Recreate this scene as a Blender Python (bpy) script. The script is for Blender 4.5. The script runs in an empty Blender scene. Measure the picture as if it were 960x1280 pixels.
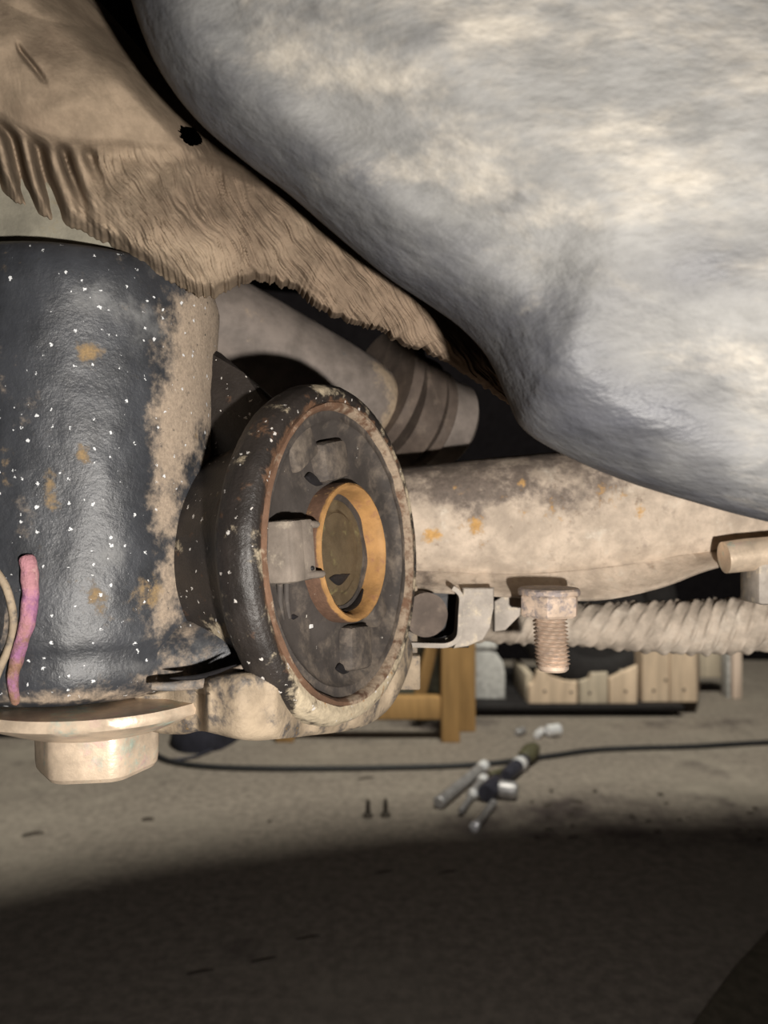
import bpy, bmesh, math, random
from mathutils import Vector, Matrix, noise

random.seed(7)
F = 1000.0                      # focal length in pixels of the 960x1280 photograph
FLOOR = -0.50                   # floor height; the camera is the origin, looking along +Y
scene = bpy.context.scene
COL = scene.collection

# ------------------------------------------------------------------ camera
cam_d = bpy.data.cameras.new('camera')
cam_d.sensor_fit = 'VERTICAL'
cam_d.sensor_height = 36.0
cam_d.lens = 36.0 * F / 1280.0
cam_d.clip_start = 0.005
cam_d.dof.use_dof = True
cam_d.dof.focus_distance = 0.285
cam_d.dof.aperture_fstop = 12.5
cam = bpy.data.objects.new('camera', cam_d)
cam.rotation_euler = (math.pi / 2, 0, 0)
COL.objects.link(cam)
scene.camera = cam

# ------------------------------------------------------------------ world, lights, exposure
w = bpy.data.worlds.new('world')
scene.world = w
w.use_nodes = True
w.node_tree.nodes['Background'].inputs[0].default_value = (1.0, 0.86, 0.86, 1)
w.node_tree.nodes['Background'].inputs[1].default_value = 0.012

scene.view_settings.view_transform = 'Standard'
scene.view_settings.look = 'None'
scene.view_settings.exposure = 0.0
scene.view_settings.gamma = 1.0
scene.view_settings.use_curve_mapping = False


def area_light(name, loc, target, size, energy, color):
    d = bpy.data.lights.new(name, 'AREA')
    d.shape = 'DISK'
    d.size = size
    d.energy = energy
    d.color = color
    o = bpy.data.objects.new(name, d)
    o.location = loc
    o.rotation_euler = (Vector(target) - Vector(loc)).to_track_quat('-Z', 'Y').to_euler()
    COL.objects.link(o)
    return o


# the phone's torch, a little right of and below the lens
TORCH = (0.078, -0.065, -0.062)
area_light('phone_torch', TORCH, (0.02, 0.5, 0.03), 0.012, 3.1, (1.0, 0.945, 0.875))
# the workshop's ceiling lamp
LAMP = Vector((0.35, 0.50, 2.1))
area_light('ceiling_lamp', LAMP, (0.1, 1.7, FLOOR), 0.55, 84.0, (1.0, 0.965, 0.83))

# ------------------------------------------------------------------ helpers


def P(px, py, d):
    return Vector(((px - 480) / F * d, d, (640 - py) / F * d))


def G(px, py, up=0.0):
    """the floor point seen at a photograph pixel"""
    d = -FLOOR / ((py - 640) / F)
    v = P(px, py, d)
    v.z += up
    return v


def pix(v):
    return 480 + v[0] / v[1] * F, 640 - v[2] / v[1] * F


def clamp(x, a=0.0, b=1.0):
    return max(a, min(b, x))


def sstep(a, b, x):
    t = clamp((x - a) / (b - a))
    return t * t * (3 - 2 * t)


def nz(x, y, z, s=1.0):
    return noise.noise(Vector((x * s, y * s, z * s)))


def interp(pts, t):
    """catmull-rom through 2-D or 3-D points, t in 0..1"""
    n = len(pts) - 1
    x = clamp(t) * n
    i = min(int(x), n - 1)
    f = x - i
    p0 = pts[max(i - 1, 0)]; p1 = pts[i]; p2 = pts[i + 1]; p3 = pts[min(i + 2, n)]
    return [0.5 * (2 * b + (c - a) * f + (2 * a - 5 * b + 4 * c - d) * f * f + (3 * b - a - 3 * c + d) * f ** 3)
            for a, b, c, d in zip(p0, p1, p2, p3)]


ORG = {}


class MB:
    """collects verts and faces, then links them as ONE mesh object"""

    def __init__(self):
        self.v = []
        self.f = []
        self.m = []
        self.mi = 0

    def add(self, vs, fs):
        o = len(self.v)
        self.v += [Vector(p) for p in vs]
        self.f += [[i + o for i in f] for f in fs]
        self.m += [self.mi] * len(fs)

    def grid(self, rows, close_u=False, close_v=False, cap0=False, cap1=False):
        nr, nc = len(rows), len(rows[0])
        vs = [p for r in rows for p in r]
        fs = []
        for i in range(nr if close_v else nr - 1):
            for j in range(nc if close_u else nc - 1):
                a = i * nc + j
                b = i * nc + (j + 1) % nc
                c = ((i + 1) % nr) * nc + (j + 1) % nc
                d = ((i + 1) % nr) * nc + j
                fs.append([a, b, c, d])
        if cap0:
            fs.append(list(range(nc))[::-1])
        if cap1:
            fs.append([(nr - 1) * nc + j for j in range(nc)])
        self.add(vs, fs)

    def lathe(self, prof, c, axis, seg=64, up=None, wob=None, closed=False):
        """prof: (radius, height along axis)"""
        a = Vector(axis).normalized()
        u = Vector(up) if up else (Vector((0, 0, 1)) if abs(a.z) < 0.9 else Vector((1, 0, 0)))
        u = (u - a * u.dot(a)).normalized()
        t = a.cross(u)
        c = Vector(c)
        rows = []
        for k, (r, h) in enumerate(prof):
            row = []
            for j in range(seg):
                th = 2 * math.pi * j / seg
                rr, hh = (r, h) if wob is None else wob(r, h, th, k)
                row.append(c + a * hh + (u * math.cos(th) + t * math.sin(th)) * rr)
            rows.append(row)
        self.grid(rows, close_u=True, close_v=closed, cap0=not closed, cap1=not closed)

    def tube(self, path, rad, seg=12, cap=True, wob=None, flat=1.0):
        n = len(path)
        path = [Vector(p) for p in path]
        rows = []
        u = None
        for i, p in enumerate(path):
            d = (path[min(i + 1, n - 1)] - path[max(i - 1, 0)]).normalized()
            if u is None:
                u = Vector((0, 0, 1)) if abs(d.z) < 0.9 else Vector((0, 1, 0))
            u = (u - d * u.dot(d)).normalized()
            t = d.cross(u)
            r = rad[i] if isinstance(rad, (list, tuple)) else rad
            row = []
            for j in range(seg):
                th = 2 * math.pi * j / seg
                rr = r if wob is None else wob(r, i, th)
                row.append(p + (u * math.cos(th) * flat + t * math.sin(th)) * rr)
            rows.append(row)
        self.grid(rows, close_u=True, cap0=cap, cap1=cap)

    def box(self, c, half, ax=None, bev=0.0):
        c = Vector(c)
        ax = ax or (Vector((1, 0, 0)), Vector((0, 1, 0)), Vector((0, 0, 1)))
        bm = bmesh.new()
        bmesh.ops.create_cube(bm, size=2.0)
        for v in bm.verts:
            v.co = Vector((v.co.x * half[0], v.co.y * half[1], v.co.z * half[2]))
        if bev:
            bmesh.ops.bevel(bm, geom=list(bm.edges), offset=bev, segments=2, affect='EDGES', profile=0.5)
        bm.verts.index_update()
        vs = [c + ax[0] * v.co.x + ax[1] * v.co.y + ax[2] * v.co.z for v in bm.verts]
        fs = [[v.index for v in f.verts] for f in bm.faces]
        bm.free()
        self.add(vs, fs)

    def prism(self, poly, ext, bev=0.0):
        """poly: list of 3-D points of a flat outline, ext: extrusion vector"""
        n = len(poly)
        poly = [Vector(p) for p in poly]
        ext = Vector(ext)
        bm = bmesh.new()
        a = [bm.verts.new(p) for p in poly]
        b = [bm.verts.new(p + ext) for p in poly]
        bm.faces.new(a)
        bm.faces.new(b[::-1])
        for i in range(n):
            bm.faces.new([a[i], b[i], b[(i + 1) % n], a[(i + 1) % n]])
        if bev:
            es = [e for e in bm.edges if abs((e.verts[0].co - e.verts[1].co).normalized().dot(ext.normalized())) < 0.99]
            bmesh.ops.bevel(bm, geom=es, offset=bev, segments=3, affect='EDGES', profile=0.5)
        bm.verts.index_update()
        vs = [v.co.copy() for v in bm.verts]
        fs = [[v.index for v in f.verts] for f in bm.faces]
        bm.free()
        self.add(vs, fs)

    def build(self, name, mat, parent=None, smooth=True, dirt=None, origin=None, angle=40, solid=0.0):
        me = bpy.data.meshes.new(name)
        if parent is not None:
            org = ORG[parent]
        elif origin is not None:
            org = Vector(origin)
        else:
            n = len(self.v)
            org = Vector((sum(p.x for p in self.v) / n, sum(p.y for p in self.v) / n, min(p.z for p in self.v)))
        me.from_pydata([p - org for p in self.v], [], self.f)
        bm = bmesh.new()
        bm.from_mesh(me)
        bmesh.ops.recalc_face_normals(bm, faces=bm.faces)
        bm.to_mesh(me)
        bm.free()
        if isinstance(mat, (list, tuple)):
            for mm in mat:
                me.materials.append(mm)
            me.polygons.foreach_set('material_index', self.m)
        else:
            me.materials.append(mat)
        if smooth:
            me.polygons.foreach_set('use_smooth', [True] * len(me.polygons))
            me.set_sharp_from_angle(angle=math.radians(angle))
        if dirt:
            for an, fn in dirt.items():
                at = me.attributes.new(an, 'FLOAT', 'POINT')
                at.data.foreach_set('value', [fn(p) for p in self.v])
        o = bpy.data.objects.new(name, me)
        COL.objects.link(o)
        if parent is not None:
            o.parent = parent
        else:
            o.location = org
        ORG[o] = org
        if solid:
            s = o.modifiers.new('thickness', 'SOLIDIFY')
            s.thickness = solid
            s.offset = 0
        return o


def tag(o, label, cat, group=None, kind=None):
    if label: o['label'] = label
    if cat: o['category'] = cat
    if group: o['group'] = group
    if kind: o['kind'] = kind
    return o


def thing(name, loc, label, cat, group=None):
    o = bpy.data.objects.new(name, None)
    o.empty_display_size = 0.02
    o.location = loc
    COL.objects.link(o)
    ORG[o] = Vector(loc)
    return tag(o, label, cat, group)


# ------------------------------------------------------------------ materials

def mat(name, base, layers=(), rough=0.7, metal=0.0, bumps=((300, 0.3, 0.001),), specks=None, spec=0.35,
        stretch=None, wood=None):
    """layers: (colour, noise scale per metre, low, high, attribute or None, attribute weight[, rough]) laid over the base in turn"""
    m = bpy.data.materials.new(name)
    m.use_nodes = True
    nt = m.node_tree
    N, L = nt.nodes, nt.links
    bs = N['Principled BSDF']
    tc = N.new('ShaderNodeTexCoord')
    crd = tc.outputs['Object']
    if stretch:
        sm = N.new('ShaderNodeMapping')
        sm.inputs['Rotation'].default_value = (0, math.radians(22), 0)
        sm.inputs['Scale'].default_value = stretch
        L.new(crd, sm.inputs['Vector'])
        crd = sm.outputs[0]

    def mp(a, b, op, clampv=False):
        n = N.new('ShaderNodeMath')
        n.operation = op
        n.use_clamp = clampv
        for i, x in enumerate((a, b)):
            if isinstance(x, (int, float)):
                n.inputs[i].default_value = x
            elif x is not None:
                L.new(x, n.inputs[i])
        return n.outputs[0]

    def nse(scale, detail=6, r=0.6, vec=None):
        n = N.new('ShaderNodeTexNoise')
        n.inputs['Scale'].default_value = scale
        n.inputs['Detail'].default_value = detail
        n.inputs['Roughness'].default_value = r
        L.new(vec or crd, n.inputs['Vector'])
        return n.outputs[0]

    def rng(x, lo, hi):
        n = N.new('ShaderNodeMapRange')
        n.interpolation_type = 'SMOOTHSTEP'
        L.new(x, n.inputs[0])
        n.inputs[1].default_value = lo
        n.inputs[2].default_value = hi
        return n.outputs[0]

    def mixc(fac, a, b):
        n = N.new('ShaderNodeMix')
        n.data_type = 'RGBA'
        L.new(fac, n.inputs[0])
        for i, x in ((6, a), (7, b)):
            if isinstance(x, tuple):
                n.inputs[i].default_value = x + (1,)
            else:
                L.new(x, n.inputs[i])
        return n.outputs[2]

    # base with a little value variation
    v = nse(70, 8, 0.65)
    dark = tuple(c * 0.72 for c in base)
    lite = tuple(min(1, c * 1.25) for c in base)
    col = mixc(rng(v, 0.3, 0.7), dark, lite)
    rg = None
    if wood:
        mpn = N.new('ShaderNodeMapping')
        mpn.inputs['Scale'].default_value = wood
        L.new(crd, mpn.inputs['Vector'])
        g = nse(18, 5, 0.6, mpn.outputs[0])
        col = mixc(rng(g, 0.35, 0.7), tuple(c * 0.75 for c in base), tuple(min(1, c * 1.1) for c in base))
    for ly in layers:
        c, sc, lo, hi, at, wt = ly[:6]
        f = nse(sc, 8, 0.68)
        if at:
            a = N.new('ShaderNodeAttribute')
            a.attribute_name = at
            f = mp(f, mp(a.outputs['Fac'], wt, 'MULTIPLY'), 'ADD')
        f = rng(f, lo, hi)
        vv = nse(sc * 5, 4, 0.7)
        c2 = mixc(rng(vv, 0.3, 0.7), tuple(x * 0.8 for x in c), tuple(min(1, x * 1.15) for x in c))
        col = mixc(f, col, c2)
        if len(ly) > 6:
            n = N.new('ShaderNodeMix')
            L.new(f, n.inputs[0])
            if rg is None:
                n.inputs[2].default_value = rough
            else:
                L.new(rg, n.inputs[2])
            n.inputs[3].default_value = ly[6]
            rg = n.outputs[0]
    if specks:
        sc, size, sparse, c = specks
        vo = N.new('ShaderNodeTexVoronoi')
        vo.inputs['Scale'].default_value = sc
        L.new(crd, vo.inputs['Vector'])
        dn = N.new('ShaderNodeTexNoise')
        dn.inputs['Scale'].default_value = sc * 3.0
        L.new(crd, dn.inputs['Vector'])
        dv = N.new('ShaderNodeVectorMath')
        dv.operation = 'MULTIPLY_ADD'
        dv.inputs[1].default_value = (0.8 / sc,) * 3
        L.new(dn.outputs['Color'], dv.inputs[0])
        L.new(crd, dv.inputs[2])
        L.new(dv.outputs[0], vo.inputs['Vector'])
        sep = N.new('ShaderNodeSeparateColor')
        L.new(vo.outputs['Color'], sep.inputs[0])
        near = mp(vo.outputs['Distance'], mp(mp(sep.outputs[1], 0.85, 'MULTIPLY'), size, 'MULTIPLY'), 'LESS_THAN')
        pick = mp(sep.outputs[0], sparse, 'LESS_THAN')
        col = mixc(mp(near, pick, 'MULTIPLY'), col, c)
    L.new(col, bs.inputs['Base Color'])
    bs.inputs['Roughness'].default_value = rough
    if rg is not None:
        L.new(rg, bs.inputs['Roughness'])
    bs.inputs['Metallic'].default_value = metal
    bs.inputs['Specular IOR Level'].default_value = spec
    prev = None
    for sc, st, dist in bumps:
        b = N.new('ShaderNodeBump')
        b.inputs['Strength'].default_value = st
        b.inputs['Distance'].default_value = dist
        L.new(nse(sc, 6, 0.65), b.inputs['Height'])
        if prev:
            L.new(prev, b.inputs['Normal'])
        prev = b.outputs[0]
    if prev:
        L.new(prev, bs.inputs['Normal'])
    return m


M = {}
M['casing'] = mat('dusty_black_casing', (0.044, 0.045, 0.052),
                  [((0.150, 0.148, 0.143), 24, 0.30, 0.80, 'dust_shade', 0.75, 0.8), ((0.33, 0.30, 0.255), 55, 0.58, 0.92, 'dust_shade', 0.36, 0.9),
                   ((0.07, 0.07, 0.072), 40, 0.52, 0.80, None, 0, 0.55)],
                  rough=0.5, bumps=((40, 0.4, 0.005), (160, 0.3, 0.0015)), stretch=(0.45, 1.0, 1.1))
M['arm'] = mat('black_chassis_paint', (0.031, 0.033, 0.038),
               [((0.16, 0.16, 0.16), 50, 0.62, 1.0, 'grey', 0.75, 0.6),
                ((0.30, 0.235, 0.175), 150, 0.56, 0.90, 'tan', 0.75, 0.9), ((0.028, 0.028, 0.03), 420, 0.60, 0.72, None, 0, 0.6),
                ((0.23, 0.155, 0.075), 260, 0.66, 0.98, 'rust', 0.75, 0.9)],
               rough=0.42, bumps=((160, 0.35, 0.0012), (900, 0.35, 0.0004)), spec=0.5,
               specks=(420, 0.31, 0.36, (0.58, 0.59, 0.60)))
M['housing'] = mat('black_oily_paint', (0.022, 0.018, 0.016),
                   [((0.10, 0.05, 0.025), 110, 0.60, 0.72, 'rust', 0.6, 0.8),
                    ((0.40, 0.33, 0.23), 90, 0.60, 0.74, 'tan', 0.7, 0.9),
                    ((0.30, 0.16, 0.06), 150, 0.72, 0.8, 'tan', 0.3, 0.9)],
                   rough=0.45, bumps=((220, 0.4, 0.001), (900, 0.5, 0.0005)), spec=0.5,
                   specks=(420, 0.34, 0.34, (0.50, 0.47, 0.44)))
M['flange'] = mat('muddy_flange', (0.30, 0.235, 0.165),
                  [((0.075, 0.07, 0.07), 110, 0.48, 0.66, None, 0, 0.6), ((0.38, 0.23, 0.07), 110, 0.62, 0.74, None, 0, 0.9)],
                  rough=0.75, bumps=((220, 0.5, 0.0012), (800, 0.4, 0.0005)))
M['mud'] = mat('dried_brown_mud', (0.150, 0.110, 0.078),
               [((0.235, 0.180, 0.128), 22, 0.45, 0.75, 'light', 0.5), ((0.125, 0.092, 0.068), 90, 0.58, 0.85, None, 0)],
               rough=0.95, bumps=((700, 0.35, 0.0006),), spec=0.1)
M['pale'] = mat('pale_primer', (0.20, 0.185, 0.145), [((0.22, 0.165, 0.075), 60, 0.55, 0.75, None, 0)], rough=0.7)
M['zinc'] = mat('yellow_zinc_plating', (0.70, 0.56, 0.42),
                [((0.55, 0.64, 0.54), 55, 0.54, 0.68, None, 0), ((0.74, 0.48, 0.45), 62, 0.56, 0.72, None, 0),
                 ((0.40, 0.27, 0.15), 150, 0.62, 0.78, None, 0, 0.8)],
                rough=0.36, metal=0.4, bumps=((220, 0.3, 0.0008),), spec=0.5)
M['pink'] = mat('pink_paint', (0.50, 0.24, 0.27), [((0.30, 0.13, 0.24), 70, 0.46, 0.62, 'low', 0.25), ((0.27, 0.15, 0.10), 130, 0.54, 0.76, 'low', 0.22), ((0.62, 0.42, 0.38), 160, 0.58, 0.75, None, 0)],
                rough=0.75, bumps=((700, 0.9, 0.0012), (200, 0.5, 0.001)))
M['rubber'] = mat('dusty_rubber', (0.045, 0.038, 0.034),
                  [((0.13, 0.105, 0.084), 90, 0.50, 0.75, 'tan', 0.4), ((0.05, 0.045, 0.042), 70, 0.60, 0.75, None, 0)],
                  rough=0.75, bumps=((500, 0.25, 0.0005),), specks=(300, 0.14, 0.10, (0.5, 0.47, 0.42)))
M['rubber_light'] = mat('dusty_grey_rubber', (0.175, 0.145, 0.120), [((0.26, 0.22, 0.175), 150, 0.55, 0.7, None, 0)],
                        rough=0.75, bumps=((500, 0.3, 0.0005),), specks=(300, 0.15, 0.12, (0.55, 0.5, 0.45)))
M['black'] = mat('black_rubber_and_shade', (0.012, 0.011, 0.012), rough=0.5)
M['rust_ring'] = mat('rusty_steel_rim', (0.12, 0.066, 0.040), [((0.28, 0.215, 0.155), 120, 0.5, 0.65, 'tan', 0.4), ((0.10, 0.05, 0.03), 160, 0.6, 0.72, None, 0)],
                     rough=0.8, bumps=((600, 0.5, 0.0006),))
M['sleeve'] = mat('orange_rusty_sleeve', (0.29, 0.155, 0.055),
                  [((0.24, 0.115, 0.06), 130, 0.54, 0.68, None, 0), ((0.10, 0.055, 0.035), 100, 0.6, 0.8, 'outer', 0.5), ((0.36, 0.22, 0.09), 120, 0.6, 0.72, None, 0)],
                  rough=0.7, bumps=((500, 0.4, 0.0006),), specks=(300, 0.12, 0.06, (0.6, 0.5, 0.4)))
M['core'] = mat('olive_brown_core', (0.085, 0.062, 0.036), [((0.15, 0.125, 0.06), 150, 0.55, 0.7, None, 0)],
                rough=0.55, bumps=((400, 0.4, 0.0008),), specks=(300, 0.13, 0.1, (0.55, 0.5, 0.42)))
M['rod'] = mat('dusty_grey_tube', (0.185, 0.155, 0.135), [((0.40, 0.31, 0.22), 60, 0.62, 0.78, 'tan', 0.5), ((0.13, 0.125, 0.12), 90, 0.6, 0.75, None, 0)],
               rough=0.7, bumps=((400, 0.3, 0.0006),))
M['washer'] = mat('brown_dusty_washer', (0.095, 0.072, 0.058), [((0.15, 0.115, 0.09), 90, 0.5, 0.7, None, 0)], rough=0.75, bumps=((400, 0.3, 0.0006),))
M['cross'] = mat('muddy_crossmember', (0.46, 0.375, 0.295),
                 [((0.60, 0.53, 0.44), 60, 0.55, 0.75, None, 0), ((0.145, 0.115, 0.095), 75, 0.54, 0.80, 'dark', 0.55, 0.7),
                  ((0.46, 0.27, 0.10), 75, 0.66, 0.78, 'rust', 0.5, 0.9), ((0.20, 0.15, 0.11), 170, 0.60, 0.78, 'rust', 0.12, 0.9)],
                 rough=0.75, bumps=((150, 0.4, 0.002), (700, 0.35, 0.0006)))
M['bolt'] = mat('pale_brown_bolt', (0.52, 0.40, 0.31), [((0.26, 0.22, 0.21), 220, 0.55, 0.7, 'dark', 0.5), ((0.60, 0.50, 0.40), 150, 0.6, 0.75, None, 0)],
                rough=0.6, metal=0.15, bumps=((500, 0.3, 0.0005),))
M['bracket'] = mat('grey_tan_bracket', (0.34, 0.30, 0.26), [((0.52, 0.44, 0.33), 130, 0.50, 0.68, None, 0), ((0.36, 0.19, 0.06), 140, 0.68, 0.78, None, 0)],
                   rough=0.7, bumps=((400, 0.35, 0.0006),))
M['hose'] = mat('dusty_ribbed_hose', (0.50, 0.42, 0.34), [((0.62, 0.54, 0.45), 50, 0.5, 0.7, None, 0), ((0.30, 0.25, 0.20), 70, 0.62, 0.8, None, 0)],
                rough=0.75, bumps=((500, 0.3, 0.0006),))
M['under'] = mat('black_underbody', (0.004, 0.004, 0.004), rough=1.0, spec=0.0)
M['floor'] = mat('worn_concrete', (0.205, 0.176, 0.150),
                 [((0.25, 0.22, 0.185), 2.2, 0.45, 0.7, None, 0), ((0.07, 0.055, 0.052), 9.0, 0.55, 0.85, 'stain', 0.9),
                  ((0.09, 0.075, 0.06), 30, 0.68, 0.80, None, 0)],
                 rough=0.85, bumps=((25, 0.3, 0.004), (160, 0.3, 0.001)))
M['wall'] = mat('dark_wall', (0.007, 0.006, 0.007), rough=1.0, spec=0.05)
M['pine'] = mat('orange_pine', (0.42, 0.25, 0.10), rough=0.65, wood=(3, 3, 0.3), bumps=((60, 0.2, 0.002),))
M['board'] = mat('pale_board', (0.80, 0.62, 0.46), rough=0.7, wood=(3, 3, 0.3), bumps=((60, 0.2, 0.002),))
M['board2'] = mat('weathered_board', (0.60, 0.51, 0.40), rough=0.7, wood=(3, 3, 0.3), bumps=((60, 0.2, 0.002),))
M['pinkboard'] = mat('pinkish_board', (0.78, 0.62, 0.52), rough=0.7, wood=(3, 3, 0.3))
M['greyp'] = mat('pale_grey_panel', (0.55, 0.54, 0.53), rough=0.7)
M['green'] = mat('dull_green_panel', (0.16, 0.16, 0.12), rough=0.8)
M['nail'] = mat('nail_head', (0.10, 0.08, 0.07), rough=0.6)
M['tyre'] = mat('tyre_rubber_and_shade', (0.016, 0.014, 0.015), rough=0.75)
M['cable'] = mat('black_cable', (0.018, 0.018, 0.020), rough=0.55)
M['chrome'] = mat('worn_chrome', (0.88, 0.88, 0.95), rough=0.25, metal=0.3, bumps=())
M['steel'] = mat('dull_steel', (0.42, 0.41, 0.42), rough=0.45, metal=0.6, bumps=())
M['dsteel'] = mat('dark_steel', (0.055, 0.055, 0.075), rough=0.45, metal=0.5, bumps=())
M['olive'] = mat('olive_knob', (0.075, 0.07, 0.04), rough=0.6)
M['fabric'] = mat('dark_blue_fabric', (0.018, 0.018, 0.028), rough=0.9)
M['chip'] = mat('dark_debris', (0.05, 0.04, 0.032), rough=0.8)
M['dark_sheet'] = mat('dark_floor_sheet', (0.09, 0.075, 0.055), rough=0.9)

# ------------------------------------------------------------------ setting
b = MB()
rows = [[Vector((-3 + 0.04 * i_, -1.5 + 0.04 * j_, FLOOR)) for i_ in range(151)] for j_ in range(121)]
b.grid(rows)
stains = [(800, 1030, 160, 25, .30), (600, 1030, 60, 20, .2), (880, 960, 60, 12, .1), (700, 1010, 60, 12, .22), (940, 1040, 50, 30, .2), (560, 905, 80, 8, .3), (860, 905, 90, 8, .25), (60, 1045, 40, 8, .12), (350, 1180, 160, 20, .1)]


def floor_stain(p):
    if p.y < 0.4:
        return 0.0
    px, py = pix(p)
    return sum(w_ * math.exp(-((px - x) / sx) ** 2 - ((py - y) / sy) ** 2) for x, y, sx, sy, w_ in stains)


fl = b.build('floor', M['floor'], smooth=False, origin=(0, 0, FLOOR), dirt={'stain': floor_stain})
tag(fl, 'worn grey-brown concrete workshop floor', None, kind='structure')
b = MB()
b.box((0, 2.75, 0.9), (3.0, 0.05, 1.4))
o = b.build('wall_back', M['wall'], smooth=False)
tag(o, 'dark wall behind the crates', None, kind='structure')

# the vehicle's floor pan: overhead, its sill throws the long shadow on the concrete
zp = 0.27


def sill(px, py):
    f = G(px, py)
    t = (zp - f.z) / (LAMP.z - f.z)
    return f.lerp(LAMP, t)


edge = [sill(-420, 1185), sill(-60, 1112), sill(200, 1062), sill(480, 1028), sill(720, 1014), sill(980, 1010), sill(1500, 1020)]
pl = [Vector((-1.6, edge[0].y - 0.1, zp))] + edge + [Vector((1.7, edge[-1].y, zp)), Vector((1.7, -1.0, zp)), Vector((-1.6, -1.0, zp))]
b = MB()
b.prism(pl, (0, 0, 0.05))
o = b.build('vehicle_floor_pan', M['under'], smooth=False)
tag(o, 'black vehicle floor pan overhead in shadow behind the dark gaps', 'underbody')

# ------------------------------------------------------------------ near casing, top right
sil = [(150, -190), (152, -60), (168, 10), (195, 80), (240, 142), (300, 194), (352, 232), (410, 282), (480, 340), (540, 380), (580, 410),
       (612, 447), (636, 498), (655, 535), (700, 565), (780, 600), (870, 628), (960, 652), (1080, 675), (1180, 600),
       (1230, 420), (1230, 100), (1180, -160), (1000, -300), (700, -340), (400, -320), (220, -270)]
cen = (800, 150)
NU, NV = 220, 46
D0 = 0.220
b = MB()


def casing_pt(u, v, side):
    x, y = interp(sil + [sil[0]], u)
    r = 1 - v
    px = cen[0] + (x - cen[0]) * r
    py = cen[1] + (y - cen[1]) * r
    bul = math.sqrt(max(0, 1 - (1 - min(v / 0.55, 1)) ** 2))
    if side > 0:
        base = 0.046 * bul
        # a pressed hollow along the lower edge
        hol = math.exp(-(((px - 770) * 0.60 + (py - 470) * -0.8) / 60) ** 2) * sstep(0.05, 0.2, v)
        d = D0 - base + 0.006 * hol * sstep(0.6, 0.2, v) + 0.0035 * nz(px, py, 3, 0.006) * sstep(0, 0.2, v)
    else:
        d = D0 + 0.03 * bul
    return P(px, py, D0) * 1.0 + Vector((0, d - D0, 0)) if False else Vector(((px - 480) / F * D0, d, (640 - py) / F * D0))


rows = []
for i in range(NV, 0, -1):
    rows.append([casing_pt(j / NU, (i / NV) ** 1.7, -1) for j in range(NU)])
for i in range(0, NV + 1):
    rows.append([casing_pt(j / NU, min((i / NV) ** 1.7, 0.985), 1) for j in range(NU)])
b.grid(rows, close_u=True, cap0=True, cap1=True)


def casing_dust_shade(p):
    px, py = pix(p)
    # distance from the lower-left edge: the rim turned from the light is painted darker and less dusty
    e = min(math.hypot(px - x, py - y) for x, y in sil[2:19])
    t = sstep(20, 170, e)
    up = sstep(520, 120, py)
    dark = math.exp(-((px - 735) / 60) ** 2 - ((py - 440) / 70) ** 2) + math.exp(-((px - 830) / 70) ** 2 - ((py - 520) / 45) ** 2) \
        + 0.8 * math.exp(-((px - 870) / 60) ** 2 - ((py - 330) / 40) ** 2)  # shade of the hollow painted in as darker patches
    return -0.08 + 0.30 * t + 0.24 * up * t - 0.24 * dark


cas = b.build('metal_casing', M['casing'], dirt={'dust_shade': casing_dust_shade})
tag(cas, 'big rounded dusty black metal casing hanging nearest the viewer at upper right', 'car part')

# ------------------------------------------------------------------ brown mud-caked cover
low = [(-70, 190), (0, 240), (60, 272), (130, 303), (190, 338), (235, 364), (265, 372), (298, 357), (330, 352), (365, 362), (400, 388),
       (440, 405), (472, 412), (500, 430), (545, 445), (590, 475), (642, 508)]
upp = [(-70, -190), (-20, -130), (40, -70), (105, -5), (150, 45), (195, 98), (250, 150), (300, 184), (345, 208), (395, 250), (440, 292),
       (480, 325), (520, 355), (560, 385), (600, 420), (640, 460), (672, 500)]
NU, NV = 560, 220
rows = []
random.seed(3)


def mud_disp(px, py, u, v):
    # v: 0 lower edge, 1 upper edge; positive towards the viewer
    # smooth upper bulge with an overhanging rim, ridged skirt below it
    rim = 150 + 0.12 * px + 22 * math.sin(px * 0.012) + 10 * nz(px, 0, 1, 0.01)
    t = sstep(rim + 16, rim - 12, py) * sstep(285, 235, px)
    bul = 0.012 * t * (0.45 + 0.55 * math.sin(clamp((rim - py) / 150) * math.pi))
    q = px * 0.86 - py * 0.50 + 22 * nz(px, py, 0, 0.010) + 4 * nz(px, py, 9, 0.05)
    al = px * 0.50 + py * 0.86
    ridge = 0.0013 * nz(q * 0.13, al * 0.014, 3) + 0.0010 * nz(q * 0.30, al * 0.03, 8) + 0.0005 * nz(q * 0.6, al * 0.06, 1)
    ridge *= (1 - 0.93 * t)
    # deep folds at the left end
    fo = sstep(150, 70, px + 0.25 * (py - 200)) * (1 - t) * sstep(rim - 4, rim + 10, py)
    q2 = px * 0.97 - py * 0.30 + 8 * nz(px, py, 4, 0.012)
    fold = 0.5 + 0.5 * math.sin(q2 * 0.20 + 1.2 * nz(q2 * 0.03, 0, 2))
    ridge = ridge * (1 - 0.75 * fo) + fo * (-0.0175 * (1 - fold) ** 1.5)
    wide = 0.004 * nz(px, py, 5, 0.008) + 0.0013 * nz(px, py, 2, 0.03)
    swell = 0.009 * math.exp(-((px - 215) / 70) ** 2 - ((py - 290) / 60) ** 2) - 0.004 * math.exp(-((px - 262) / 25) ** 2 - ((py - 250) / 70) ** 2)
    crease = -0.004 * math.exp(-((py - (62 + 1.2 * (px - 24))) / 6) ** 2) * sstep(18, 26, px) * sstep(62, 44, px)
    hole = -0.006 * math.exp(-(((px - 238) / 19) ** 2 + ((py - 170) / 17) ** 2))
    return bul + ridge + wide + swell + crease + hole


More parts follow.
